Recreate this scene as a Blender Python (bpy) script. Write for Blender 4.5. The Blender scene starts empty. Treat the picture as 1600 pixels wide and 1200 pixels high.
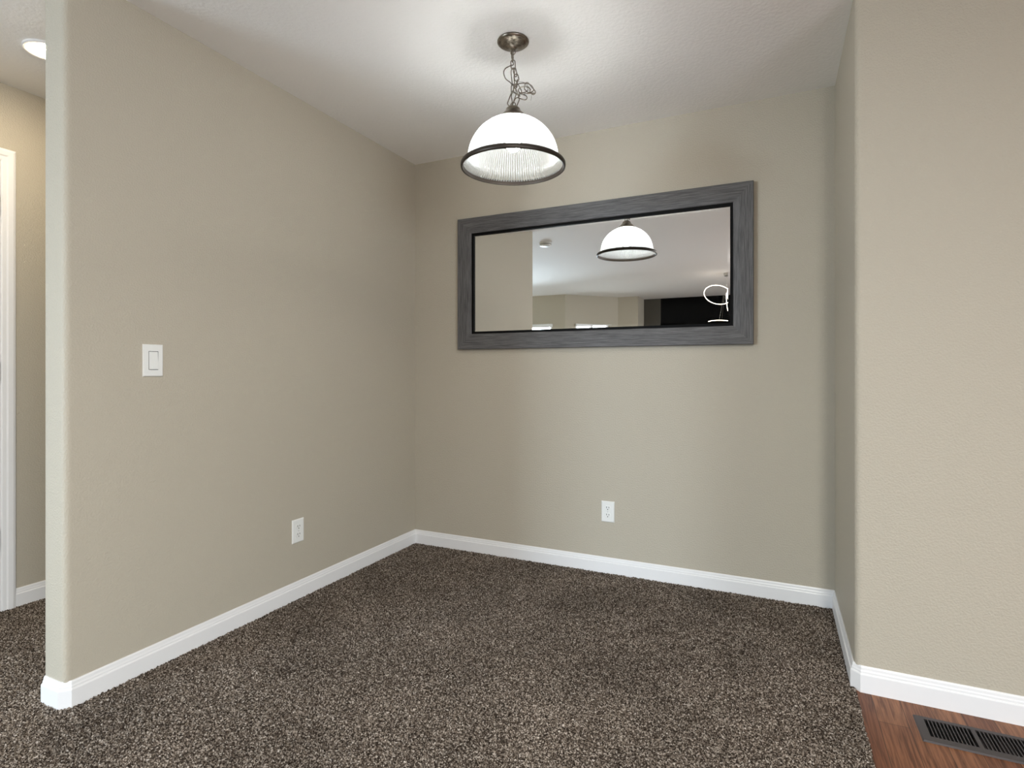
import bpy, bmesh, math, random
import numpy as np
from mathutils import Vector, Matrix

random.seed(7)
np.random.seed(7)
PI = math.pi
S = bpy.context.scene
COL = S.collection

# ------------------------------------------------------------------ camera
H = 2.44                       # ceiling height
CAM = (2.111, -3.007, 1.1097)
cam_d = bpy.data.cameras.new('camera')
cam = bpy.data.objects.new('camera', cam_d)
COL.objects.link(cam)
cam.location = CAM
cam.rotation_euler = (PI / 2, 0, math.radians(25.23))
cam_d.sensor_fit = 'HORIZONTAL'
cam_d.sensor_width = 36.0
cam_d.lens = 873.9 / 1600 * 36
cam_d.shift_y = -21.16 / 1600
cam_d.clip_start = 0.02
S.camera = cam

# ------------------------------------------------------------------ world, daylight, exposure
S.view_settings.view_transform = 'Standard'
S.view_settings.look = 'None'
S.view_settings.gamma = 1.0
S.view_settings.use_curve_mapping = False
S.view_settings.exposure = 0.09
try:
    S.cycles.use_denoising = True
    S.cycles.max_bounces = 14
    S.cycles.diffuse_bounces = 8
    S.cycles.transmission_bounces = 8
    S.cycles.sample_clamp_indirect = 80.0
    S.cycles.caustics_reflective = False
    S.cycles.caustics_refractive = False
except Exception:
    pass

w = bpy.data.worlds.new('sky')
S.world = w
w.use_nodes = True
wb = w.node_tree.nodes['Background']
wb.inputs[0].default_value = (0.78, 0.88, 1.0, 1)
wb.inputs[1].default_value = 1.6

DAY = (0.88, 0.97, 1.0)


def daylight(name, loc, rot, sx, sy, power, spread=150, color=DAY):
    d = bpy.data.lights.new(name, 'AREA')
    d.shape = 'RECTANGLE'
    d.size, d.size_y = sx, sy
    d.energy = power
    d.color = color
    d.spread = math.radians(spread)
    o = bpy.data.objects.new(name, d)
    COL.objects.link(o)
    o.location = loc
    o.rotation_euler = rot
    return o


# windows of the living room and the kitchen side: each daylight area fills its own opening
daylight('daylight_bay_side', (-2.15, -6.30, 1.28), (math.radians(60), 0, 0), 1.35, 1.15, 185, color=(0.82, 1.0, 1.17))
daylight('daylight_bay_corner', (-0.89, -6.68, 1.28), (math.radians(80), 0, math.radians(-45)), 0.68, 1.15, 8, color=(0.94, 1.0, 1.0))
daylight('daylight_patio', (5.44, -4.6, 1.05), (math.radians(62), 0, math.radians(90)), 2.2, 1.9, 118, color=(0.89, 1.0, 1.10))


# ------------------------------------------------------------------ material helpers
def mat(name, base=(0.8, 0.8, 0.8), rough=0.5, metal=0.0, spec=0.5):
    m = bpy.data.materials.new(name)
    m.use_nodes = True
    b = m.node_tree.nodes['Principled BSDF']
    b.inputs['Base Color'].default_value = (*base, 1)
    b.inputs['Roughness'].default_value = rough
    b.inputs['Metallic'].default_value = metal
    b.inputs['Specular IOR Level'].default_value = spec
    return m, m.node_tree, b


def N(nt, kind, **kw):
    n = nt.nodes.new(kind)
    for k, v in kw.items():
        if k in n.inputs:
            n.inputs[k].default_value = v
        else:
            setattr(n, k, v)
    return n


def coords(nt, scale=(1, 1, 1), what='Object'):
    tc = N(nt, 'ShaderNodeTexCoord')
    mp = N(nt, 'ShaderNodeMapping')
    mp.inputs['Scale'].default_value = scale
    nt.links.new(tc.outputs[what], mp.inputs['Vector'])
    return mp.outputs['Vector']


def ramp(nt, fac, stops, interp='LINEAR'):
    r = N(nt, 'ShaderNodeValToRGB')
    r.color_ramp.interpolation = interp
    els = r.color_ramp.elements
    while len(els) < len(stops):
        els.new(0.5)
    for e, (p, c) in zip(els, stops):
        e.position = p
        e.color = (*c, 1)
    nt.links.new(fac, r.inputs['Fac'])
    return r.outputs['Color']


def bump(nt, b, height, strength, dist):
    n = N(nt, 'ShaderNodeBump')
    n.inputs['Strength'].default_value = strength
    n.inputs['Distance'].default_value = dist
    nt.links.new(height, n.inputs['Height'])
    nt.links.new(n.outputs['Normal'], b.inputs['Normal'])
    return n


def painted(name, col, scale, strength, dist, rough=0.55):
    m, nt, b = mat(name, col, rough, spec=0.3)
    v = coords(nt)
    n1 = N(nt, 'ShaderNodeTexNoise', Scale=scale, Detail=3.0, Roughness=0.55)
    nt.links.new(v, n1.inputs['Vector'])
    rr = ramp(nt, n1.outputs['Fac'], [(0.38, (0, 0, 0)), (0.62, (1, 1, 1))])
    bump(nt, b, rr, strength, dist)
    return m


WALL = painted('wall_paint', (0.47, 0.424, 0.342), 150, 0.5, 0.0014)
CEIL = painted('ceiling_paint', (0.90, 0.895, 0.88), 70, 0.3, 0.0018, 0.8)
TRIM, _, _ = mat('white_trim_paint', (0.80, 0.79, 0.785), 0.35)
PLATE, _, _ = mat('white_plastic', (0.80, 0.80, 0.77), 0.3)
SLOT, _, _ = mat('dark_slot', (0.01, 0.01, 0.01), 0.6)
SCREW, _, _ = mat('painted_screw', (0.6, 0.6, 0.58), 0.3, 0.6)
BLACK, _, _ = mat('gloss_black', (0.003, 0.003, 0.003), 0.03, spec=0.1)
DARKW = painted('dark_wall_paint', (0.075, 0.068, 0.055), 95, 0.3, 0.002)
LINER, _, _ = mat('black_liner', (0.003, 0.003, 0.003), 0.6, spec=0.1)
STEEL, _, _ = mat('brushed_steel', (0.5, 0.48, 0.45), 0.35, 1.0)


def nickel():
    m, nt, b = mat('antique_nickel', (0.30, 0.27, 0.23), 0.3, 1.0)
    v = coords(nt, (1, 1, 6))
    n = N(nt, 'ShaderNodeTexNoise', Scale=45.0, Detail=4.0)
    nt.links.new(v, n.inputs['Vector'])
    c = ramp(nt, n.outputs['Fac'], [(0.3, (0.12, 0.099, 0.078)), (0.7, (0.34, 0.30, 0.25))])
    nt.links.new(c, b.inputs['Base Color'])
    return m


NICKEL = nickel()
RIMMETAL, _, _ = mat('dark_antique_nickel', (0.060, 0.050, 0.042), 0.42, 0.8)


def mirror_mat():
    m, nt, b = mat('silvered_glass', (0.83, 0.835, 0.82), 0.0, 1.0)
    return m


MIRROR = mirror_mat()


def grey_wood():
    m, nt, b = mat('grey_wood_grain', (0.1, 0.1, 0.1), 0.55, spec=0.35)
    v = coords(nt, (9, 330, 330))
    n = N(nt, 'ShaderNodeTexNoise', Scale=1.0, Detail=5.0, Roughness=0.65)
    nt.links.new(v, n.inputs['Vector'])
    c = ramp(nt, n.outputs['Fac'], [(0.30, (0.042, 0.040, 0.040)), (0.5, (0.096, 0.092, 0.092)), (0.70, (0.180, 0.173, 0.173))])
    nt.links.new(c, b.inputs['Base Color'])
    bump(nt, b, n.outputs['Fac'], 0.2, 0.0005)
    return m


GREYWOOD = grey_wood()


def carpet_mat():
    m, nt, b = mat('flecked_carpet', (0.15, 0.13, 0.11), 0.95, spec=0.05)
    v = coords(nt)
    vo = N(nt, 'ShaderNodeTexVoronoi', Scale=270.0)
    nt.links.new(v, vo.inputs['Vector'])
    sep = N(nt, 'ShaderNodeSeparateColor')
    nt.links.new(vo.outputs['Color'], sep.inputs['Color'])
    c = ramp(nt, sep.outputs['Red'], [(0.0, (0.018, 0.013, 0.010)), (0.35, (0.062, 0.047, 0.037)), (0.62, (0.155, 0.124, 0.099)),
                                      (0.85, (0.325, 0.275, 0.23)), (1.0, (0.54, 0.48, 0.42))])
    # trodden and vacuumed patches of the nap
    n = N(nt, 'ShaderNodeTexNoise', Scale=2.6, Detail=3.0, Roughness=0.6)
    nt.links.new(v, n.inputs['Vector'])
    g = ramp(nt, n.outputs['Fac'], [(0.35, (0.86, 0.86, 0.86)), (0.68, (1.22, 1.22, 1.22))])
    mx = N(nt, 'ShaderNodeMix', data_type='RGBA', blend_type='MULTIPLY')
    mx.inputs[0].default_value = 1.0
    nt.links.new(c, mx.inputs[6])
    nt.links.new(g, mx.inputs[7])
    nt.links.new(mx.outputs[2], b.inputs['Base Color'])
    bump(nt, b, sep.outputs['Green'], 0.6, 0.004)
    return m


CARPET = carpet_mat()


def oak_mat():
    m, nt, b = mat('red_oak_boards', (0.2, 0.1, 0.05), 0.42, spec=0.22)
    v = coords(nt)
    br = N(nt, 'ShaderNodeTexBrick', Scale=1.0)
    br.offset = 0.37
    br.inputs['Brick Width'].default_value = 0.9
    br.inputs['Row Height'].default_value = 0.083
    br.inputs['Mortar Size'].default_value = 0.0008
    br.inputs['Color1'].default_value = (0, 0, 0, 1)
    br.inputs['Color2'].default_value = (1, 1, 1, 1)
    br.inputs['Mortar'].default_value = (0, 0, 0, 1)
    rot = N(nt, 'ShaderNodeMapping')
    rot.inputs['Rotation'].default_value = (0, 0, PI / 2)
    nt.links.new(v, rot.inputs['Vector'])
    nt.links.new(rot.outputs['Vector'], br.inputs['Vector'])
    board = ramp(nt, br.outputs['Color'], [(0.0, (0.130, 0.048, 0.026)), (0.5, (0.195, 0.080, 0.040)), (1.0, (0.30, 0.140, 0.070))])
    g = N(nt, 'ShaderNodeMapping')
    g.inputs['Scale'].default_value = (130, 5.5, 1)
    nt.links.new(v, g.inputs['Vector'])
    n = N(nt, 'ShaderNodeTexNoise', Scale=1.0, Detail=4.0, Roughness=0.6, Distortion=0.8)
    nt.links.new(g.outputs['Vector'], n.inputs['Vector'])
    gr = ramp(nt, n.outputs['Fac'], [(0.34, (0.48, 0.42, 0.40)), (0.60, (1.15, 1.15, 1.15))])
    mx = N(nt, 'ShaderNodeMix', data_type='RGBA', blend_type='MULTIPLY')
    mx.inputs[0].default_value = 1.0
    nt.links.new(board, mx.inputs[6])
    nt.links.new(gr, mx.inputs[7])
    mo = N(nt, 'ShaderNodeMix', data_type='RGBA')
    nt.links.new(br.outputs['Fac'], mo.inputs[0])
    nt.links.new(mx.outputs[2], mo.inputs[6])
    mo.inputs[7].default_value = (0.03, 0.015, 0.008, 1)
    nt.links.new(mo.outputs[2], b.inputs['Base Color'])
    return m


OAK = oak_mat()
BRONZE, _, _ = mat('brown_vent_metal', (0.052, 0.043, 0.043), 0.5, 0.2)


def emit(name, col, strength):
    m = bpy.data.materials.new(name)
    m.use_nodes = True
    nt = m.node_tree
    nt.nodes.clear()
    e = N(nt, 'ShaderNodeEmission', Strength=strength)
    e.inputs['Color'].default_value = (*col, 1)
    o = N(nt, 'ShaderNodeOutputMaterial')
    nt.links.new(e.outputs[0], o.inputs[0])
    return m


BULB = emit('frosted_bulb_glow', (1.0, 1.0, 0.97), 200.0)
DOWN = emit('downlight_glow', (1.0, 0.85, 0.62), 215.0)
FILL_GLOW = emit('added_fill_glow', (1.0, 1.0, 0.95), 570.0)  # glow of the added, unseen fill light
LEDRING = emit('led_ring_glow', (1.0, 0.88, 0.74), 8.0)


def shade_mat():
    m = bpy.data.materials.new('ribbed_glass')
    m.use_nodes = True
    nt = m.node_tree
    nt.nodes.clear()
    t = N(nt, 'ShaderNodeBsdfTranslucent')
    t.inputs[0].default_value = (0.90, 0.92, 0.93, 1)
    d = N(nt, 'ShaderNodeBsdfDiffuse')
    d.inputs[0].default_value = (0.86, 0.89, 0.90, 1)
    c = N(nt, 'ShaderNodeBsdfTransparent')
    c.inputs[0].default_value = (0.96, 0.97, 0.97, 1)
    g = N(nt, 'ShaderNodeBsdfGlossy', Roughness=0.25)
    a = N(nt, 'ShaderNodeMixShader')
    a.inputs[0].default_value = 0.18            # share that scatters back
    e = N(nt, 'ShaderNodeMixShader')
    e.inputs[0].default_value = 0.89            # clear share of the pressed glass
    b = N(nt, 'ShaderNodeMixShader')
    b.inputs[0].default_value = 0.012
    o = N(nt, 'ShaderNodeOutputMaterial')
    L = nt.links.new
    # pressed ribs: thick and thin glass alternate around the dome
    tc = N(nt, 'ShaderNodeTexCoord')
    sx = N(nt, 'ShaderNodeSeparateXYZ')
    an = N(nt, 'ShaderNodeMath', operation='ARCTAN2')
    mu = N(nt, 'ShaderNodeMath', operation='MULTIPLY')
    mu.inputs[1].default_value = 110.0
    sn = N(nt, 'ShaderNodeMath', operation='SINE')
    mr = N(nt, 'ShaderNodeMapRange')
    mr.inputs['From Min'].default_value = -1.0
    mr.inputs['To Min'].default_value = 0.70
    mr.inputs['To Max'].default_value = 0.90
    L(tc.outputs['Object'], sx.inputs[0]); L(sx.outputs['Y'], an.inputs[0]); L(sx.outputs['X'], an.inputs[1])
    L(an.outputs[0], mu.inputs[0]); L(mu.outputs[0], sn.inputs[0]); L(sn.outputs[0], mr.inputs['Value'])
    L(mr.outputs['Result'], e.inputs[0])
    L(t.outputs[0], a.inputs[1]); L(d.outputs[0], a.inputs[2])
    L(a.outputs[0], e.inputs[1]); L(c.outputs[0], e.inputs[2])
    L(e.outputs[0], b.inputs[1]); L(g.outputs[0], b.inputs[2])
    L(b.outputs[0], o.inputs[0])
    return m


SHADE = shade_mat()


def pane_mat():
    m = bpy.data.materials.new('window_glass')
    m.use_nodes = True
    nt = m.node_tree
    nt.nodes.clear()
    t = N(nt, 'ShaderNodeBsdfTransparent')
    g = N(nt, 'ShaderNodeBsdfGlossy', Roughness=0.0)
    mx = N(nt, 'ShaderNodeMixShader')
    mx.inputs[0].default_value = 0.06
    o = N(nt, 'ShaderNodeOutputMaterial')
    nt.links.new(t.outputs[0], mx.inputs[1]); nt.links.new(g.outputs[0], mx.inputs[2])
    nt.links.new(mx.outputs[0], o.inputs[0])
    return m


PANE = pane_mat()


# ------------------------------------------------------------------ mesh helpers
def link(name, bm, m, parent=None, smooth=False, bevel=0.0, loc=None):
    bmesh.ops.recalc_face_normals(bm, faces=bm.faces[:])
    me = bpy.data.meshes.new(name)
    bm.to_mesh(me)
    bm.free()
    me.materials.append(m)
    if smooth:
        for p in me.polygons:
            p.use_smooth = True
        me.set_sharp_from_angle(angle=math.radians(smooth if smooth is not True else 40))
    o = bpy.data.objects.new(name, me)
    COL.objects.link(o)
    if parent:
        o.parent = parent
    if loc is not None:
        o.location = loc
    if bevel:
        md = o.modifiers.new('soft_edges', 'BEVEL')
        md.width = bevel
        md.segments = 2
        md.limit_method = 'ANGLE'
    return o


def box(bm, x0, x1, y0, y1, z0, z1, mtx=None):
    vs = [bm.verts.new((x, y, z)) for x in (x0, x1) for y in (y0, y1) for z in (z0, z1)]
    if mtx is not None:
        for v in vs:
            v.co = mtx @ v.co
    for f in ((0, 1, 3, 2), (4, 6, 7, 5), (0, 4, 5, 1), (2, 3, 7, 6), (0, 2, 6, 4), (1, 5, 7, 3)):
        bm.faces.new([vs[i] for i in f])
    return vs


def prism(bm, pts, z0, z1):
    a = [bm.verts.new((x, y, z0)) for x, y in pts]
    b = [bm.verts.new((x, y, z1)) for x, y in pts]
    n = len(pts)
    bm.faces.new(a[::-1]); bm.faces.new(b)
    for i in range(n):
        bm.faces.new((a[i], a[(i + 1) % n], b[(i + 1) % n], b[i]))


def lathe(bm, prof, seg=64, mtx=None, closed=False, rib=None):
    """prof: list of (r, z). rib(i, j, r) -> r"""
    rings = []
    for j, (r, z) in enumerate(prof):
        if r < 1e-6:
            rings.append([bm.verts.new((0, 0, z))])
        else:
            ring = []
            for i in range(seg):
                rr = rib(i, j, r) if rib else r
                a = 2 * PI * i / seg
                ring.append(bm.verts.new((rr * math.cos(a), rr * math.sin(a), z)))
            rings.append(ring)
    if mtx is not None:
        for ring in rings:
            for v in ring:
                v.co = mtx @ v.co
    pairs = list(zip(rings[:-1], rings[1:]))
    if closed:
        pairs.append((rings[-1], rings[0]))
    for A, B in pairs:
        if len(A) == 1 and len(B) == 1:
            continue
        for i in range(seg):
            k = (i + 1) % seg
            if len(A) == 1:
                bm.faces.new((A[0], B[k], B[i]))
            elif len(B) == 1:
                bm.faces.new((A[i], A[k], B[0]))
            else:
                bm.faces.new((A[i], A[k], B[k], B[i]))


def tube(bm, pts, r, seg=8, closed=False):
    pts = [Vector(p) for p in pts]
    n = len(pts)
    rings = []
    up = None
    for i in range(n):
        if closed:
            t = pts[(i + 1) % n] - pts[i - 1]
        else:
            t = pts[min(i + 1, n - 1)] - pts[max(i - 1, 0)]
        t.normalize()
        if up is None:
            up = t.orthogonal().normalized()
        up = (up - t * up.dot(t))
        up.normalize()
        s = t.cross(up)
        rings.append([bm.verts.new(pts[i] + (up * math.cos(2 * PI * k / seg) + s * math.sin(2 * PI * k / seg)) * r) for k in range(seg)])
    rng = range(n) if closed else range(n - 1)
    for i in rng:
        A, B = rings[i], rings[(i + 1) % n]
        for k in range(seg):
            bm.faces.new((A[k], A[(k + 1) % seg], B[(k + 1) % seg], B[k]))
    if not closed:
        bm.faces.new(rings[0][::-1]); bm.faces.new(rings[-1])


def spline(ctrl, n=8):
    """Catmull-Rom through the control points"""
    P = [Vector(c) for c in ctrl]
    P = [P[0] * 2 - P[1]] + P + [P[-1] * 2 - P[-2]]
    out = []
    for i in range(1, len(P) - 2):
        for k in range(n):
            t = k / n
            a, b, c, d = P[i - 1:i + 3]
            out.append(0.5 * ((2 * b) + (c - a) * t + (2 * a - 5 * b + 4 * c - d) * t * t + (3 * b - a - 3 * c + d) * t ** 3))
    out.append(P[-2])
    return out


def sweep(bm, path, prof, left=True):
    """Sweep a (distance from wall, z) profile along a plan path; room side on the left."""
    n = len(path)
    offs = []
    P = [Vector((x, y)) for x, y in path]
    for i in range(n):
        d0 = (P[i] - P[i - 1]).normalized() if i else None
        d1 = (P[i + 1] - P[i]).normalized() if i < n - 1 else None
        n0 = Vector((-d0.y, d0.x)) if d0 else None
        n1 = Vector((-d1.y, d1.x)) if d1 else None
        if n0 is None: m = n1
        elif n1 is None: m = n0
        else:
            m = (n0 + n1).normalized()
            m = m / max(0.2, m.dot(n0))
        offs.append(m if left else -m)
    rings = [[bm.verts.new((P[i].x + offs[i].x * d, P[i].y + offs[i].y * d, z)) for d, z in prof] for i in range(n)]
    k = len(prof)
    for i in range(n - 1):
        for j in range(k):
            bm.faces.new((rings[i][j], rings[i][(j + 1) % k], rings[i + 1][(j + 1) % k], rings[i + 1][j]))
    bm.faces.new(rings[0]); bm.faces.new(rings[-1][::-1])


def arc(cx, cy, r, a0, a1, n=6):
    return [(cx + r * math.cos(math.radians(a0 + (a1 - a0) * i / n)), cy + r * math.sin(math.radians(a0 + (a1 - a0) * i / n))) for i in range(n + 1)]


def structure(o, label=None):
    o['kind'] = 'structure'
    if label:
        o['label'] = label
    return o


def thing(name, label, cat, loc, rotz=0.0, group=None):
    o = bpy.data.objects.new(name, None)
    COL.objects.link(o)
    o.empty_display_size = 0.05
    o.location = loc
    o.rotation_euler = (0, 0, rotz)
    o['label'] = label
    o['category'] = cat
    if group:
        o['group'] = group
    return o


# ------------------------------------------------------------------ room shell
W = 2.3623          # x of the short return wall on the right
YR = -0.7253        # where the return wall turns the corner
YL = -1.9725        # end of the left wall
TL = 0.131          # thickness of the left wall
XH = -1.1277        # hall wall
XE = 5.5            # kitchen side
YB = -7.55          # far wall
R = 0.022           # bullnose radius

bm = bmesh.new()
prism(bm, [(0, 0.12), (-TL, 0.12)] + arc(-TL + R, YL + R, R, 180, 270) + arc(-R, YL + R, R, 270, 360), -0.02, H)
structure(link('wall_left', bm, WALL, smooth=30), 'taupe painted partition wall with rounded end beside the hallway')

bm = bmesh.new()
box(bm, 0.0, W, 0, 0.12, -0.02, H)
structure(link('wall_back', bm, WALL), 'taupe painted back wall behind the framed mirror')

bm = bmesh.new()
prism(bm, [(W, 0.12)] + arc(W + R, YR + R, R, 180, 270) + [(XE + 0.12, YR), (XE + 0.12, 0.12)], -0.02, H)
structure(link('wall_right', bm, WALL, smooth=30), 'taupe painted wall turning a rounded corner above the wood floor')


def frame_mtx(p0, p1):
    """local x along the wall, local y outward (away from the room), room on the left of p0->p1 is -y"""
    a, b = Vector((*p0, 0)), Vector((*p1, 0))
    d = (b - a).normalized()
    out = Vector((d.y, -d.x, 0))
    m = Matrix(((d.x, out.x, 0, a.x), (d.y, out.y, 0, a.y), (0, 0, 1, 0), (0, 0, 0, 1)))
    return m, (b - a).length


def wall_seg(name, p0, p1, m, openings=(), thick=0.12, label=None, ext0=0.0, ext1=0.0):
    mtx, L = frame_mtx(p0, p1)
    bm = bmesh.new()
    s = -ext0
    for (a, b, z0, z1) in sorted(openings):
        box(bm, s, a, 0, thick, -0.02, H, mtx)
        if z0 > 0.01:
            box(bm, a, b, 0, thick, -0.02, z0, mtx)
        if z1 < H - 0.01:
            box(bm, a, b, 0, thick, z1, H, mtx)
        s = b
    box(bm, s, L + ext1, 0, thick, -0.02, H, mtx)
    return structure(link(name, bm, m), label), mtx


def window(idx, mtx, a, b, z0, z1, cols=2, blind=True, thick=0.12, label=None):
    """frame, mullions and glass set in an opening, in the wall's own frame"""
    bm = bmesh.new()
    f = 0.045
    for (x0, x1, c0, c1) in ((a, b, z0, z0 + f), (a, b, z1 - f, z1), (a, a + f, z0 + f, z1 - f), (b - f, b, z0 + f, z1 - f)):
        box(bm, x0, x1, 0.035, 0.10, c0, c1, mtx)
    for k in range(1, cols):
        xm = a + (b - a) * k / cols
        box(bm, xm - 0.02, xm + 0.02, 0.035, 0.10, z0 + f, z1 - f, mtx)
    fr = structure(link('window_%d' % idx, bm, TRIM), label)
    bm = bmesh.new()
    box(bm, a + f, b - f, 0.078, 0.084, z0 + f, z1 - f, mtx)
    link('window_glass', bm, PANE, fr)
    if blind:
        bm = bmesh.new()
        box(bm, a - 0.01, b + 0.01, -0.05, 0.03, z1 - 0.05, z1 + 0.005, mtx)
        link('blind_headrail', bm, TRIM, fr)
    return fr


# hall wall (faces +x), with the doorway of the hall room
DOOR = (-2.455, -1.68)
_, hm = wall_seg('wall_hall', (XH, 0.0), (XH, -3.3), WALL, [(-DOOR[1], -DOOR[0], 0.0, 2.075)],
                 label='taupe hallway wall with a white cased doorway', ext0=0.12)
bm = bmesh.new()
box(bm, XH, -TL, 0.0, 0.12, -0.02, H)
structure(link('wall_hall_end', bm, WALL), 'taupe wall closing the end of the hallway')
wall_seg('wall_living_front', (XH, -3.3), (-3.6, -3.3), WALL, thick=0.1)
wall_seg('wall_living_side', (-3.6, -3.3), (-3.6, -6.25), WALL, ext0=0.1, ext1=0.12)
_, wa = wall_seg('wall_living_window', (-3.6, -6.25), (-1.218, -6.25), WALL, [(0.78, 2.142, 0.65, 1.925)])
B0, B1 = (-1.218, -6.25), (-0.479, -7.03)
_, wbm = wall_seg('wall_living_bay', B0, B1, WALL, [(0.21, 0.905, 0.65, 1.925)])
wall_seg('wall_living_pier', B1, (-0.12, -7.05), WALL, thick=0.12)
wall_seg('wall_living_return', (-0.12, -7.05), (-0.12, YB), WALL, thick=0.12)
wall_seg('wall_living_dark', (-0.12, YB), (0.19, YB), DARKW, ext0=0.12)
wall_seg('wall_living_black', (0.19, YB), (XE, YB), BLACK, ext1=0.12, label='glossy black accent wall seen in the mirror')
_, wk = wall_seg('wall_kitchen', (XE, YB), (XE, YR), WALL, [(1.8, 4.1, 0.0, 2.05)])
window(1, wa, 0.78, 2.142, 0.65, 1.925, 2, label='white framed window with a raised blind seen in the mirror')
window(2, wbm, 0.21, 0.905, 0.65, 1.925, 2, label='white framed window in the angled wall seen in the mirror')
window(3, wk, 1.8, 4.1, 0.0, 2.05, 2, blind=False, label='white framed sliding patio door')

bm = bmesh.new()
box(bm, -3.75, XE + 0.15, YB - 0.15, 0.15, H, H + 0.1)
structure(link('ceiling', bm, CEIL), 'white textured ceiling')


# ------------------------------------------------------------------ floors
def carpet():
    x0, x1, y0, y1 = XH - 0.01, W + 0.004, -2.75, 0.03
    step = 0.0036
    nx, ny = int((x1 - x0) / step) + 1, int((y1 - y0) / step) + 1
    gx = np.linspace(x0, x1, nx)
    gy = np.linspace(y0, y1, ny)
    X, Y = np.meshgrid(gx, gy)
    X = X.copy(); Y = Y.copy()
    X[:, 1:-1] += (np.random.rand(ny, nx - 2) - 0.5) * step * 0.8
    Y[1:-1, :] += (np.random.rand(ny - 2, nx) - 0.5) * step * 0.8
    Z = (np.random.rand(ny, nx) ** 1.3) * 0.0085 - 0.006
    # ragged edge against the wood
    e = np.random.rand(ny) * 0.008
    X[:, -1] += e - 0.002
    Z[:, -1] = -0.014
    co = np.stack([X, Y, Z], -1).reshape(-1, 3)
    idx = np.arange(nx * ny).reshape(ny, nx)
    q = np.stack([idx[:-1, :-1], idx[:-1, 1:], idx[1:, 1:], idx[1:, :-1]], -1).reshape(-1, 4)
    base = len(co)
    extra = []
    fq = []
    for (a, b, c, d) in ((-3.62, x1, YB - 0.02, y0), (-3.62, x0, y0, 0.03)):
        k = base + len(extra)
        extra += [(a, c, -0.003), (b, c, -0.003), (b, d, -0.003), (a, d, -0.003)]
        fq.append((k, k + 1, k + 2, k + 3))
    co = np.concatenate([co, np.array(extra)])
    q = np.concatenate([q, np.array(fq)])
    me = bpy.data.meshes.new('floor_carpet')
    me.vertices.add(len(co))
    me.vertices.foreach_set('co', co.astype(np.float32).ravel())
    me.loops.add(q.size)
    me.loops.foreach_set('vertex_index', q.astype(np.int32).ravel())
    me.polygons.add(len(q))
    me.polygons.foreach_set('loop_start', (np.arange(len(q)) * 4).astype(np.int32))
    me.polygons.foreach_set('use_smooth', np.ones(len(q), dtype=bool))
    me.update(calc_edges=True)
    me.materials.append(CARPET)
    o = bpy.data.objects.new('floor_carpet', me)
    COL.objects.link(o)
    structure(o, 'flecked grey brown wall-to-wall carpet')


carpet()

VX0, VX1, VY0, VY1 = 2.512, 2.812, -0.958, -0.815       # floor register
ZW = -0.006
bm = bmesh.new()
hx0, hx1, hy0, hy1 = VX0 + 0.018, VX1 - 0.018, VY0 + 0.022, VY1 - 0.012
for (a, b, c, d) in ((W - 0.01, hx0, YB, YR + 0.02), (hx1, XE + 0.02, YB, YR + 0.02), (hx0, hx1, hy1, YR + 0.02), (hx0, hx1, YB, hy0)):
    box(bm, a, b, c, d, -0.06, ZW)
structure(link('floor_wood', bm, OAK), 'reddish brown wood floor boards')

# ------------------------------------------------------------------ baseboards
BP = [(0, -0.012), (0.0125, -0.012), (0.0125, 0.055), (0.0112, 0.058), (0.0085, 0.060), (0.0085, 0.0655), (0.0065, 0.070),
      (0.0055, 0.078), (0.003, 0.083), (0, 0.083)]


def baseboard(name, path, label=None, left=False):
    bm = bmesh.new()
    sweep(bm, path, BP, left)
    o = link(name, bm, TRIM)
    return structure(o, label)


C = 0.020
# room side lies on the left of each path direction
baseboard('baseboard_left', [(-TL, 0.0), (-TL, YL + C), (-TL + C, YL), (-C, YL), (0, YL + C), (0, 0.0)],
          'white baseboard wrapping the end of the left wall')
baseboard('baseboard_back', [(0.0, 0.0), (W, 0.0)], 'white baseboard under the mirror wall')
baseboard('baseboard_right', [(W, 0.0), (W, YR + C), (W + C, YR), (XE, YR)], 'white baseboard turning the corner by the floor register')
baseboard('baseboard_hall', [(XH, 0.0), (XH, -1.625)], 'white hallway baseboard beside the door casing', True)
baseboard('baseboard_living_bay', [(-3.6, -6.25), B0, B1, (-0.12, -7.05)], None, True)

# ------------------------------------------------------------------ hall door and casing
CP = [(0.0, 0.0), (0.0, 0.011), (0.004, 0.014), (0.012, 0.017), (0.030, 0.016), (0.036, 0.012), (0.050, 0.011), (0.055, 0.008), (0.055, 0.0)]


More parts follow.
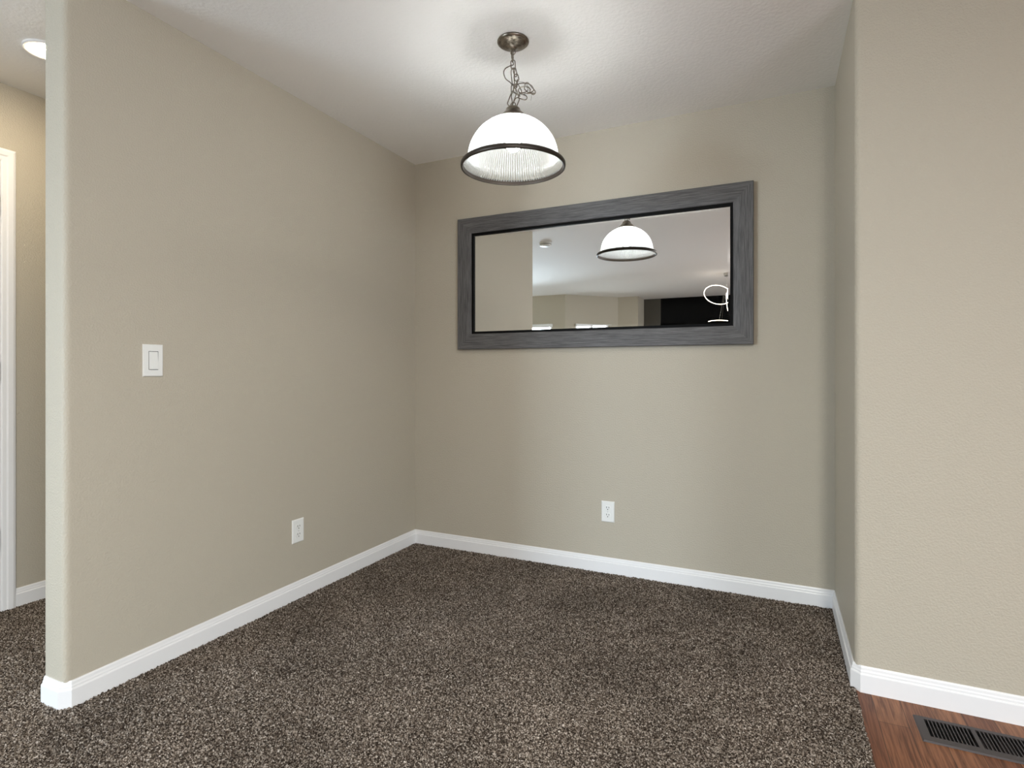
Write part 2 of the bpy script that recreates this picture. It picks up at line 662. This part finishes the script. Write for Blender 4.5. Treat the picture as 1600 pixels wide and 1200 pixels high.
def casing():
    """colonial casing: profile across its width (from the outer edge), mitred at the head"""
    bm = bmesh.new()
    y0, y1, zt = -1.6235, -2.51, 2.136

    def ring(fn):
        return [bm.verts.new(fn(u, t)) for u, t in CP]
    rings = [ring(lambda u, t: (XH + t, y0 - u, -0.012)), ring(lambda u, t: (XH + t, y0 - u, zt - u)),
             ring(lambda u, t: (XH + t, y1 + u, zt - u)), ring(lambda u, t: (XH + t, y1 + u, -0.012))]
    k = len(CP)
    for i in range(3):
        for j in range(k):
            bm.faces.new((rings[i][j], rings[i][(j + 1) % k], rings[i + 1][(j + 1) % k], rings[i + 1][j]))
    bm.faces.new(rings[0]); bm.faces.new(rings[-1])
    o = structure(link('trim_1', bm, TRIM), 'white moulded door casing in the hallway')
    bm = bmesh.new()
    j = 0.016
    box(bm, XH - 0.12, XH + 0.001, -1.68 - j, -1.679, -0.012, 2.075)
    box(bm, XH - 0.12, XH + 0.001, -2.456, -2.455 + j, -0.012, 2.075)
    box(bm, XH - 0.12, XH + 0.001, -2.455 + j, -1.68 - j, 2.06, 2.076)
    link('jamb', bm, TRIM, o)
    bm = bmesh.new()
    box(bm, XH - 0.040, XH - 0.004, -2.436, -1.699, 0.008, 2.057)
    for (c0, c1) in ((0.22, 0.95), (1.10, 1.92)):
        for (a, b) in ((-2.33, -2.12), (-2.02, -1.81)):
            box(bm, XH - 0.006, XH - 0.001, a, b, c0, c1)
    d = structure(link('door_1', bm, TRIM, bevel=0.003), 'white panelled hallway door')
    for z in (0.328, 1.10, 1.87):
        bm = bmesh.new()
        box(bm, XH - 0.002, XH + 0.0035, -1.7015, -1.681, z - 0.048, z + 0.048)
        tube(bm, [(XH + 0.004, -1.697, z - 0.05), (XH + 0.004, -1.697, z + 0.05)], 0.0065, 10)
        link('hinge', bm, STEEL, d)


casing()


# ------------------------------------------------------------------ wall plates
def slab_round(bm, w, h, t, inset, mtx=None, z0=0.0):
    """a plate w x h in local x,z facing -y, with a chamfered face"""
    a = [(-w / 2, 0, -h / 2), (w / 2, 0, -h / 2), (w / 2, 0, h / 2), (-w / 2, 0, h / 2)]
    k = inset
    b = [(-w / 2, -t * 0.4, -h / 2), (w / 2, -t * 0.4, -h / 2), (w / 2, -t * 0.4, h / 2), (-w / 2, -t * 0.4, h / 2)]
    c = [(-w / 2 + k, -t, -h / 2 + k), (w / 2 - k, -t, -h / 2 + k), (w / 2 - k, -t, h / 2 - k), (-w / 2 + k, -t, h / 2 - k)]
    L = [[bm.verts.new(p) for p in q] for q in (a, b, c)]
    bm.faces.new(L[0]); bm.faces.new(L[2])
    for A, B in zip(L[:-1], L[1:]):
        for i in range(4):
            bm.faces.new((A[i], A[(i + 1) % 4], B[(i + 1) % 4], B[i]))


def cyl_y(bm, cx, cz, r, y0, y1, seg=16):
    """short cylinder pointing to -y"""
    A = [bm.verts.new((cx + r * math.cos(2 * PI * i / seg), y0, cz + r * math.sin(2 * PI * i / seg))) for i in range(seg)]
    B = [bm.verts.new((cx + r * math.cos(2 * PI * i / seg), y1, cz + r * math.sin(2 * PI * i / seg))) for i in range(seg)]
    bm.faces.new(A); bm.faces.new(B)
    for i in range(seg):
        bm.faces.new((A[i], A[(i + 1) % seg], B[(i + 1) % seg], B[i]))


def outlet(label, loc, rotz):
    t = thing('wall_outlet', label, 'outlet', loc, rotz, 'white duplex outlets on the walls')
    bm = bmesh.new()
    slab_round(bm, 0.073, 0.114, 0.006, 0.004)
    link('cover_plate', bm, PLATE, t)
    for s in (1, -1):
        bm = bmesh.new()
        pts = []
        cz = 0.0195 * s
        for i in range(28):
            a = 2 * PI * i / 28
            x, z = 0.0172 * math.cos(a), 0.0172 * math.sin(a)
            z = max(-0.0142, min(0.0142, z))
            pts.append((x, cz + z))
        A = [bm.verts.new((x, -0.004, z)) for x, z in pts]
        B = [bm.verts.new((x, -0.0078, z)) for x, z in pts]
        bm.faces.new(A); bm.faces.new(B)
        for i in range(28):
            bm.faces.new((A[i], A[(i + 1) % 28], B[(i + 1) % 28], B[i]))
        r = link('receptacle', bm, PLATE, t)
        for x, hh in ((-0.0064, 0.0044), (0.0064, 0.0037)):
            bm = bmesh.new()
            box(bm, x - 0.0013, x + 0.0013, -0.0081, -0.006, cz + 0.0045 - hh, cz + 0.0045 + hh)
            link('contact_slot', bm, SLOT, r)
        bm = bmesh.new()
        cyl_y(bm, 0, cz - 0.0068, 0.0026, -0.006, -0.0081)
        link('ground_hole', bm, SLOT, r)
    bm = bmesh.new()
    cyl_y(bm, 0, 0, 0.0028, -0.004, -0.0072)
    link('screw', bm, SCREW, t)
    return t


outlet('white duplex outlet low on the wall under the mirror', (1.278, 0, 0.334), 0)
outlet('white duplex outlet low on the wall beside the light switch, near the corner', (0, -0.983, 0.328), PI / 2)

t = thing('light_switch', 'white rocker light switch on the wall near the hallway', 'switch', (0, -1.686, 1.147), PI / 2)
bm = bmesh.new()
slab_round(bm, 0.075, 0.120, 0.006, 0.003)
link('cover_plate', bm, PLATE, t)
bm = bmesh.new()
box(bm, -0.0178, 0.0178, -0.0064, -0.004, -0.0345, 0.0345)
link('switch_gap', bm, SLOT, t)
bm = bmesh.new()
vs = box(bm, -0.0165, 0.0165, -0.0085, -0.003, -0.0330, 0.0330)
for v in vs:
    if v.co.y < -0.008:
        v.co.y = -0.0066 if v.co.z > 0 else -0.0105
link('rocker', bm, PLATE, t, bevel=0.0008)

# ------------------------------------------------------------------ framed mirror
MX0, MX1, MZ0, MZ1 = 0.336, 2.014, 1.2385, 2.0405
FW = 0.094
t = thing('wall_mirror', 'wide rectangular mirror in a grey wood frame on the back wall', 'mirror', ((MX0 + MX1) / 2, 0, (MZ0 + MZ1) / 2))
mw, mh = MX1 - MX0, MZ1 - MZ0
FP = [(0.0, 0.003), (0.0, 0.0275), (0.002, 0.030), (0.058, 0.0278), (0.064, 0.0272), (FW - 0.002, 0.0225), (FW, 0.020), (FW, 0.003)]   # across, depth


def frame_board(L, loc, roty):
    """mitred board: local x along, local z across (outer edge at z = 0 going inward), local -y toward the room"""
    bm = bmesh.new()
    A = [bm.verts.new((-L / 2 + u, -d, u)) for u, d in FP]
    B = [bm.verts.new((L / 2 - u, -d, u)) for u, d in FP]
    k = len(FP)
    for j in range(k):
        bm.faces.new((A[j], A[(j + 1) % k], B[(j + 1) % k], B[j]))
    bm.faces.new(A); bm.faces.new(B)
    o = link('frame_board', bm, GREYWOOD, t)
    o.location = loc
    o.rotation_euler = (0, roty, 0)
    return o


frame_board(mw, (0, 0, -mh / 2), 0)
frame_board(mw, (0, 0, mh / 2), PI)
frame_board(mh, (-mw / 2, 0, 0), PI / 2)
frame_board(mh, (mw / 2, 0, 0), -PI / 2)
iw, ih = mw / 2 - FW, mh / 2 - FW
bm = bmesh.new()
LB = 0.014
for (a, b, c, d) in ((-iw, iw, -ih, -ih + LB), (-iw, iw, ih - LB, ih), (-iw, -iw + LB, -ih + LB, ih - LB), (iw - LB, iw, -ih + LB, ih - LB)):
    box(bm, a, b, -0.0185, -0.004, c, d)
link('frame_liner', bm, LINER, t)
bm = bmesh.new()
ow, oh = iw - LB, ih - LB
bv = 0.011
o_ = [bm.verts.new((sx * ow, -0.0092, sz * oh)) for sx, sz in ((-1, -1), (1, -1), (1, 1), (-1, 1))]
i_ = [bm.verts.new((sx * (ow - bv), -0.0098, sz * (oh - bv))) for sx, sz in ((-1, -1), (1, -1), (1, 1), (-1, 1))]
k_ = [bm.verts.new((sx * ow, -0.005, sz * oh)) for sx, sz in ((-1, -1), (1, -1), (1, 1), (-1, 1))]
bm.faces.new(i_); bm.faces.new(k_)
for i in range(4):
    j = (i + 1) % 4
    bm.faces.new((o_[i], o_[j], i_[j], i_[i]))
    bm.faces.new((k_[i], k_[j], o_[j], o_[i]))
link('mirror_glass', bm, MIRROR, t)
bm = bmesh.new()
box(bm, -mw / 2 + 0.01, mw / 2 - 0.01, -0.0045, -0.0005, -mh / 2 + 0.01, mh / 2 - 0.01)
link('backing', bm, LINER, t)

# ------------------------------------------------------------------ pendant lamp
PX, PY = 1.152, -0.962
RZ = 1.9385                     # rim plane
t = thing('pendant_lamp', 'ribbed glass dome pendant lamp hanging on a tangled chain', 'pendant lamp', (PX, PY, H))
base = RZ - H
bm = bmesh.new()
lathe(bm, [(0, 0.0), (0.062, 0.0), (0.064, -0.003), (0.0635, -0.007), (0.058, -0.012), (0.046, -0.019), (0.030, -0.025), (0.014, -0.029),
           (0.012, -0.033), (0.008, -0.037), (0, -0.038)], 64)
can = link('canopy', bm, NICKEL, t, smooth=50)
bm = bmesh.new()
tube(bm, [(0.010 * math.cos(a), 0, -0.046 + 0.010 * math.sin(a)) for a in [2 * PI * i / 20 for i in range(20)]], 0.0018, 8, True)
link('canopy_loop', bm, NICKEL, can, smooth=True)

# dome of ribbed glass
NR = 110
prof = [(0.2015, base + 0.002), (0.1940, base + 0.0075), (0.188, base + 0.0135), (0.1842, base + 0.0195)]
RD, HD = 0.181, 0.170
for k in range(25):
    th = k / 24 * math.radians(80)                 # from the flared lip up to the neck
    prof.append((RD * math.cos(th) + 0.001, base + 0.022 + HD * math.sin(th)))


def rib(i, j, r):
    return r + 0.0015 * math.cos(2 * PI * i * NR / (NR * 6)) * min(1.0, r / 0.08)


inner = [(r - 0.004, z - 0.002) for r, z in prof]
bm = bmesh.new()
lathe(bm, prof + inner[::-1], NR * 6, closed=True, rib=rib)
link('glass_shade', bm, SHADE, t, smooth=60)
# metal rim: flared ring
bm = bmesh.new()
lathe(bm, [(0.2025, base + 0.0075), (0.208, base + 0.0065), (0.2115, base + 0.001), (0.2115, base - 0.006), (0.2105, base - 0.0115), (0.207, base - 0.0135),
           (0.2035, base - 0.0125), (0.2015, base - 0.006), (0.1985, base - 0.001), (0.200, base + 0.001)], 128, closed=True)
link('rim_band', bm, RIMMETAL, t, smooth=50)
# fitter cap
ct = prof[-1][1]
bm = bmesh.new()
lathe(bm, [(0, ct + 0.045), (0.017, ct + 0.045), (0.024, ct + 0.042), (0.0285, ct + 0.037), (0.030, ct + 0.031), (0.0325, ct + 0.026), (0.040, ct + 0.0195),
           (0.048, ct + 0.012), (0.056, ct + 0.003), (0.0585, ct - 0.002), (0.0585, ct - 0.005), (0.055, ct - 0.003), (0.03, ct + 0.002), (0, ct + 0.002)], 48)
cap = link('fitter_cap', bm, NICKEL, t, smooth=50)
bm = bmesh.new()
tube(bm, [(0.011 * math.cos(a), 0.0, ct + 0.053 + 0.011 * math.sin(a)) for a in [2 * PI * i / 20 for i in range(20)]], 0.0020, 8, True)
link('cap_loop', bm, NICKEL, cap, smooth=True)
# socket and bulb
bm = bmesh.new()
lathe(bm, [(0, ct + 0.002), (0.018, ct + 0.002), (0.018, ct - 0.038), (0.015, ct - 0.044), (0, ct - 0.044)], 32)
link('lamp_socket', bm, PLATE, t, smooth=40)
bm = bmesh.new()
bz = ct - 0.044
lathe(bm, [(0, bz + 0.002), (0.013, bz), (0.014, bz - 0.012), (0.020, bz - 0.028), (0.028, bz - 0.047), (0.030, bz - 0.060), (0.027, bz - 0.075),
           (0.017, bz - 0.087), (0, bz - 0.091)], 40)
link('light_bulb', bm, BULB, t, smooth=60)

# chain: a row of oval links along a path in the plane that faces the room (u to the side, z)
cu, su = math.cos(math.radians(25)), math.sin(math.radians(25))


def P(u, z, dpt=0.0):
    return Vector((u * cu + dpt * su, u * su - dpt * cu, z))


def chain_link(a, b, roll, half=0.0085, r=0.0021):
    """stadium-shaped link whose ends lie at a and b"""
    a, b = Vector(a), Vector(b)
    ax = (b - a)
    L = ax.length
    ax.normalize()
    side = ax.cross(Vector((su, -cu, 0)))
    if side.length < 0.1:
        side = ax.orthogonal()
    side.normalize()
    oth = ax.cross(side)
    s = side * math.cos(roll) + oth * math.sin(roll)
    mid = (a + b) / 2
    hl = L / 2 - half
    pts = []
    for i in range(13):
        th = -PI / 2 + PI * i / 12
        pts.append(mid + ax * (hl + half * math.cos(th)) + s * half * math.sin(th))
    for i in range(13):
        th = PI / 2 + PI * i / 12
        pts.append(mid + ax * (-hl + half * math.cos(th)) + s * half * math.sin(th))
    bm = bmesh.new()
    tube(bm, pts, r, 8, True)
    link('chain_link', bm, NICKEL, t, smooth=True)


mpp = 2.262 / 873.9             # metres per photo pixel at the lamp
zc0 = 1.1097 - H


def px(x, y, dpt=0.0):
    return P((x - 804.5) * mpp, zc0 + (578.84 - y) * mpp, dpt)


LINKS = [((804, 75.5), (804, 97.5), 1.3, 0), ((804, 94.5), (805, 109), 0.2, 0),
         ((806, 106), (809.5, 119), 1.0, -0.006), ((808.5, 115), (811, 126), 0.15, -0.008),
         ((811, 124), (810, 136), 1.35, -0.008), ((808.5, 131.5), (816, 146), 0.2, -0.004),
         ((813, 143.5), (827, 140), 0.35, 0.004), ((822.5, 139), (831, 146), 0.9, 0.012),
         ((824, 134), (838, 150.5), 0.25, 0.016), ((837, 150), (822, 151), 1.1, 0.020),
         ((826, 157), (813, 152.5), 0.2, 0.014), ((815, 152), (805, 145.5), 1.1, 0.006),
         ((803.5, 133), (803.5, 147), 1.0, 0.004), ((806.5, 145.5), (798.5, 166.5), 0.1, 0.004),
         ((812, 152), (806, 167), 0.45, -0.006)]
for (a, b, ro, dp) in LINKS:
    chain_link(px(*a, dp), px(*b, dp), ro, half=0.0105 if a[1] > 140 else 0.0085)
bm = bmesh.new()
cord = [px(804, 76, .004), px(802, 90, .006), px(805, 100, -.004), px(801, 104.5, .006), px(793, 110, .012), px(790, 117, .014), px(793, 126, .012), px(800, 131, .008),
        px(804, 135, .004), px(803, 128, -.006), px(801.5, 112, -.004), px(804, 107.5, .002), px(807, 111, .006), px(806, 124, .008), px(808, 141, .008), px(813, 149, .010),
        px(826, 151, .022), px(836, 147, .026), px(832, 138, .022), px(822, 133, .012), px(812, 133, .004), px(806, 138, -.004), px(802, 148, -.006), px(803, 158, -.004), px(804, 168, 0)]
tube(bm, spline(cord, 8), 0.0020, 8)
link('lamp_cord', bm, NICKEL, t, smooth=True)
bm = bmesh.new()
tube(bm, spline([px(811, 130, .01), px(822, 133, .016), px(833, 146, .02), px(833, 156, .022), px(832, 162, .022)], 8), 0.0006, 6)
link('ground_wire', bm, NICKEL, t, smooth=True)

# ------------------------------------------------------------------ hallway downlight
t = thing('recessed_light', 'lit round recessed light in the hallway ceiling', 'ceiling light', (-0.625, -1.728, H))
bm = bmesh.new()
lathe(bm, [(0.081, 0.0), (0.081, -0.006), (0.078, -0.0095), (0.064, -0.0095), (0.058, -0.006), (0.056, 0.0)], 64, closed=True)
link('trim_ring', bm, TRIM, t, smooth=40)
bm = bmesh.new()
lathe(bm, [(0.0555, -0.0005), (0.050, -0.002), (0.047, -0.0075), (0.038, -0.013), (0.021, -0.0165), (0, -0.0175)], 48)
link('lens', bm, DOWN, t, smooth=60)

t = thing('added_fill_light', 'round fill light added on the ceiling out of view, above the wood floor side', 'ceiling light', (2.6, -4.05, H))  # made-up lamp out of view, added to brighten the nook and right wall
bm = bmesh.new()
lathe(bm, [(0, 0), (0.17, 0), (0.17, -0.022), (0.160, -0.026), (0.152, -0.026), (0.152, -0.01), (0, -0.01)], 64)
link('rim', bm, STEEL, t, smooth=40)
bm = bmesh.new()
lathe(bm, [(0.151, -0.012), (0.148, -0.026), (0.13, -0.040), (0.08, -0.052), (0, -0.056)], 64)
link('diffuser', bm, FILL_GLOW, t, smooth=60)

# ------------------------------------------------------------------ floor register
t = thing('floor_register', 'brown metal floor register set in the wood floor', 'floor vent', ((VX0 + VX1) / 2, (VY0 + VY1) / 2, ZW))
vw, vd = (VX1 - VX0), (VY1 - VY0)
bm = bmesh.new()
gx0, gx1 = -vw / 2 + 0.026, vw / 2 - 0.026
gy0, gy1 = -vd / 2 + 0.030, vd / 2 - 0.018
zt = 0.0045
box(bm, -vw / 2 + 0.004, gx0, -vd / 2 + 0.004, vd / 2 - 0.004, 0.0005, zt)
box(bm, gx1, vw / 2 - 0.004, -vd / 2 + 0.004, vd / 2 - 0.004, 0.0005, zt)
box(bm, gx0, gx1, -vd / 2 + 0.004, gy0, 0.0005, zt)
box(bm, gx0, gx1, gy1, vd / 2 - 0.004, 0.0005, zt)
# sloped outer lip
lo = [(-vw / 2, -vd / 2), (vw / 2, -vd / 2), (vw / 2, vd / 2), (-vw / 2, vd / 2)]
hi_ = [(-vw / 2 + 0.004, -vd / 2 + 0.004), (vw / 2 - 0.004, -vd / 2 + 0.004), (vw / 2 - 0.004, vd / 2 - 0.004), (-vw / 2 + 0.004, vd / 2 - 0.004)]
A = [bm.verts.new((x, y, 0.0)) for x, y in lo]
B = [bm.verts.new((x, y, zt)) for x, y in hi_]
D = [bm.verts.new((x, y, 0.0)) for x, y in hi_]
for i in range(4):
    j = (i + 1) % 4
    bm.faces.new((A[i], A[j], B[j], B[i]))
    bm.faces.new((A[i], A[j], D[j], D[i]))
link('faceplate', bm, BRONZE, t)
bm = bmesh.new()
mid = 0.5 * (gx0 + gx1)
box(bm, mid - 0.006, mid + 0.006, gy0, gy1, -0.004, zt - 0.0003)
n = 12
for side in (0, 1):
    a0, a1 = (gx0, mid - 0.006) if side == 0 else (mid + 0.006, gx1)
    for k in range(1, n):
        x = a0 + (a1 - a0) * k / n
        box(bm, x - 0.0014, x + 0.0014, gy0, gy1, -0.004, zt - 0.0003)
link('slats', bm, BRONZE, t)
bm = bmesh.new()
x0, x1, y0, y1 = gx0 - 0.006, gx1 + 0.006, gy0 - 0.004, gy1 + 0.004
for (a, b, c, d) in ((x0, x0 + .001, y0, y1), (x1 - .001, x1, y0, y1), (x0, x1, y0, y0 + .001), (x0, x1, y1 - .001, y1)):
    box(bm, a, b, c, d, -0.05, 0.0005)
box(bm, x0, x1, y0, y1, -0.051, -0.05)
link('duct_boot', bm, SLOT, t)
bm = bmesh.new()
for k in range(9):                                   # damper blades under the far bank of slats
    xx = mid + 0.012 + k * 0.0125
    box(bm, xx, xx + 0.009, gy0, gy1, -0.016 + 0.0, -0.0145)
link('damper_blades', bm, BRONZE, t)

# ------------------------------------------------------------------ things seen in the mirror
t = thing('smoke_detector', 'white round smoke detector on the ceiling seen in the mirror', 'smoke detector', (-0.06, -2.44, H))
bm = bmesh.new()
lathe(bm, [(0, 0), (0.066, 0), (0.066, -0.010), (0.060, -0.014), (0.058, -0.030), (0.050, -0.036), (0, -0.038)], 48)
link('housing', bm, PLATE, t, smooth=40)
bm = bmesh.new()
lathe(bm, [(0.0605, -0.016), (0.0605, -0.020), (0.056, -0.020), (0.056, -0.016)], 48, closed=True)
link('vent_band', bm, SLOT, t, smooth=40)

t = thing('ring_chandelier', 'lit looped ring chandelier reflected at the edge of the mirror', 'chandelier', (1.53, -5.17, H))
bm = bmesh.new()
lathe(bm, [(0, 0), (0.06, 0), (0.06, -0.035), (0.055, -0.04), (0, -0.04)], 40)
link('canopy', bm, STEEL, t, smooth=40)
for dx in (-0.02, 0.03):
    bm = bmesh.new()
    tube(bm, [(dx, 0, -0.04), (dx, 0, -0.2)], 0.0012, 6)
    link('cable', bm, STEEL, t)


def led_ring(c, r, rot, squash=1.0):
    bm = bmesh.new()
    from mathutils import Euler
    m = Euler(rot).to_matrix()
    tube(bm, [Vector(c) + m @ Vector((r * math.cos(2 * PI * i / 64), r * squash * math.sin(2 * PI * i / 64), 0)) for i in range(64)], 0.0038, 8, True)
    link('led_ring', bm, LEDRING, t, smooth=True)


led_ring((-0.135, 0.0, -0.292), 0.185, (math.radians(37), math.radians(12), 0))
led_ring((-0.012, 0.0, -0.40), 0.125, (math.radians(84), math.radians(8), math.radians(80)))
led_ring((0.17, 0.03, -0.28), 0.185, (math.radians(55), math.radians(-30), math.radians(30)))
led_ring((-0.105, 0.0, -0.668), 0.155, (math.radians(5), math.radians(2), 0))  # lower ring added to stand in for a reflected image of the chandelier
for dx in (-0.105,):  # thin cables made up to hold the added lower ring
    bm = bmesh.new()
    tube(bm, [(-0.02, 0, -0.04), (dx, -0.155, -0.678)], 0.0005, 6)
    tube(bm, [(-0.02, 0, -0.04), (dx, 0.155, -0.658)], 0.0005, 6)
    link('cable', bm, STEEL, t)
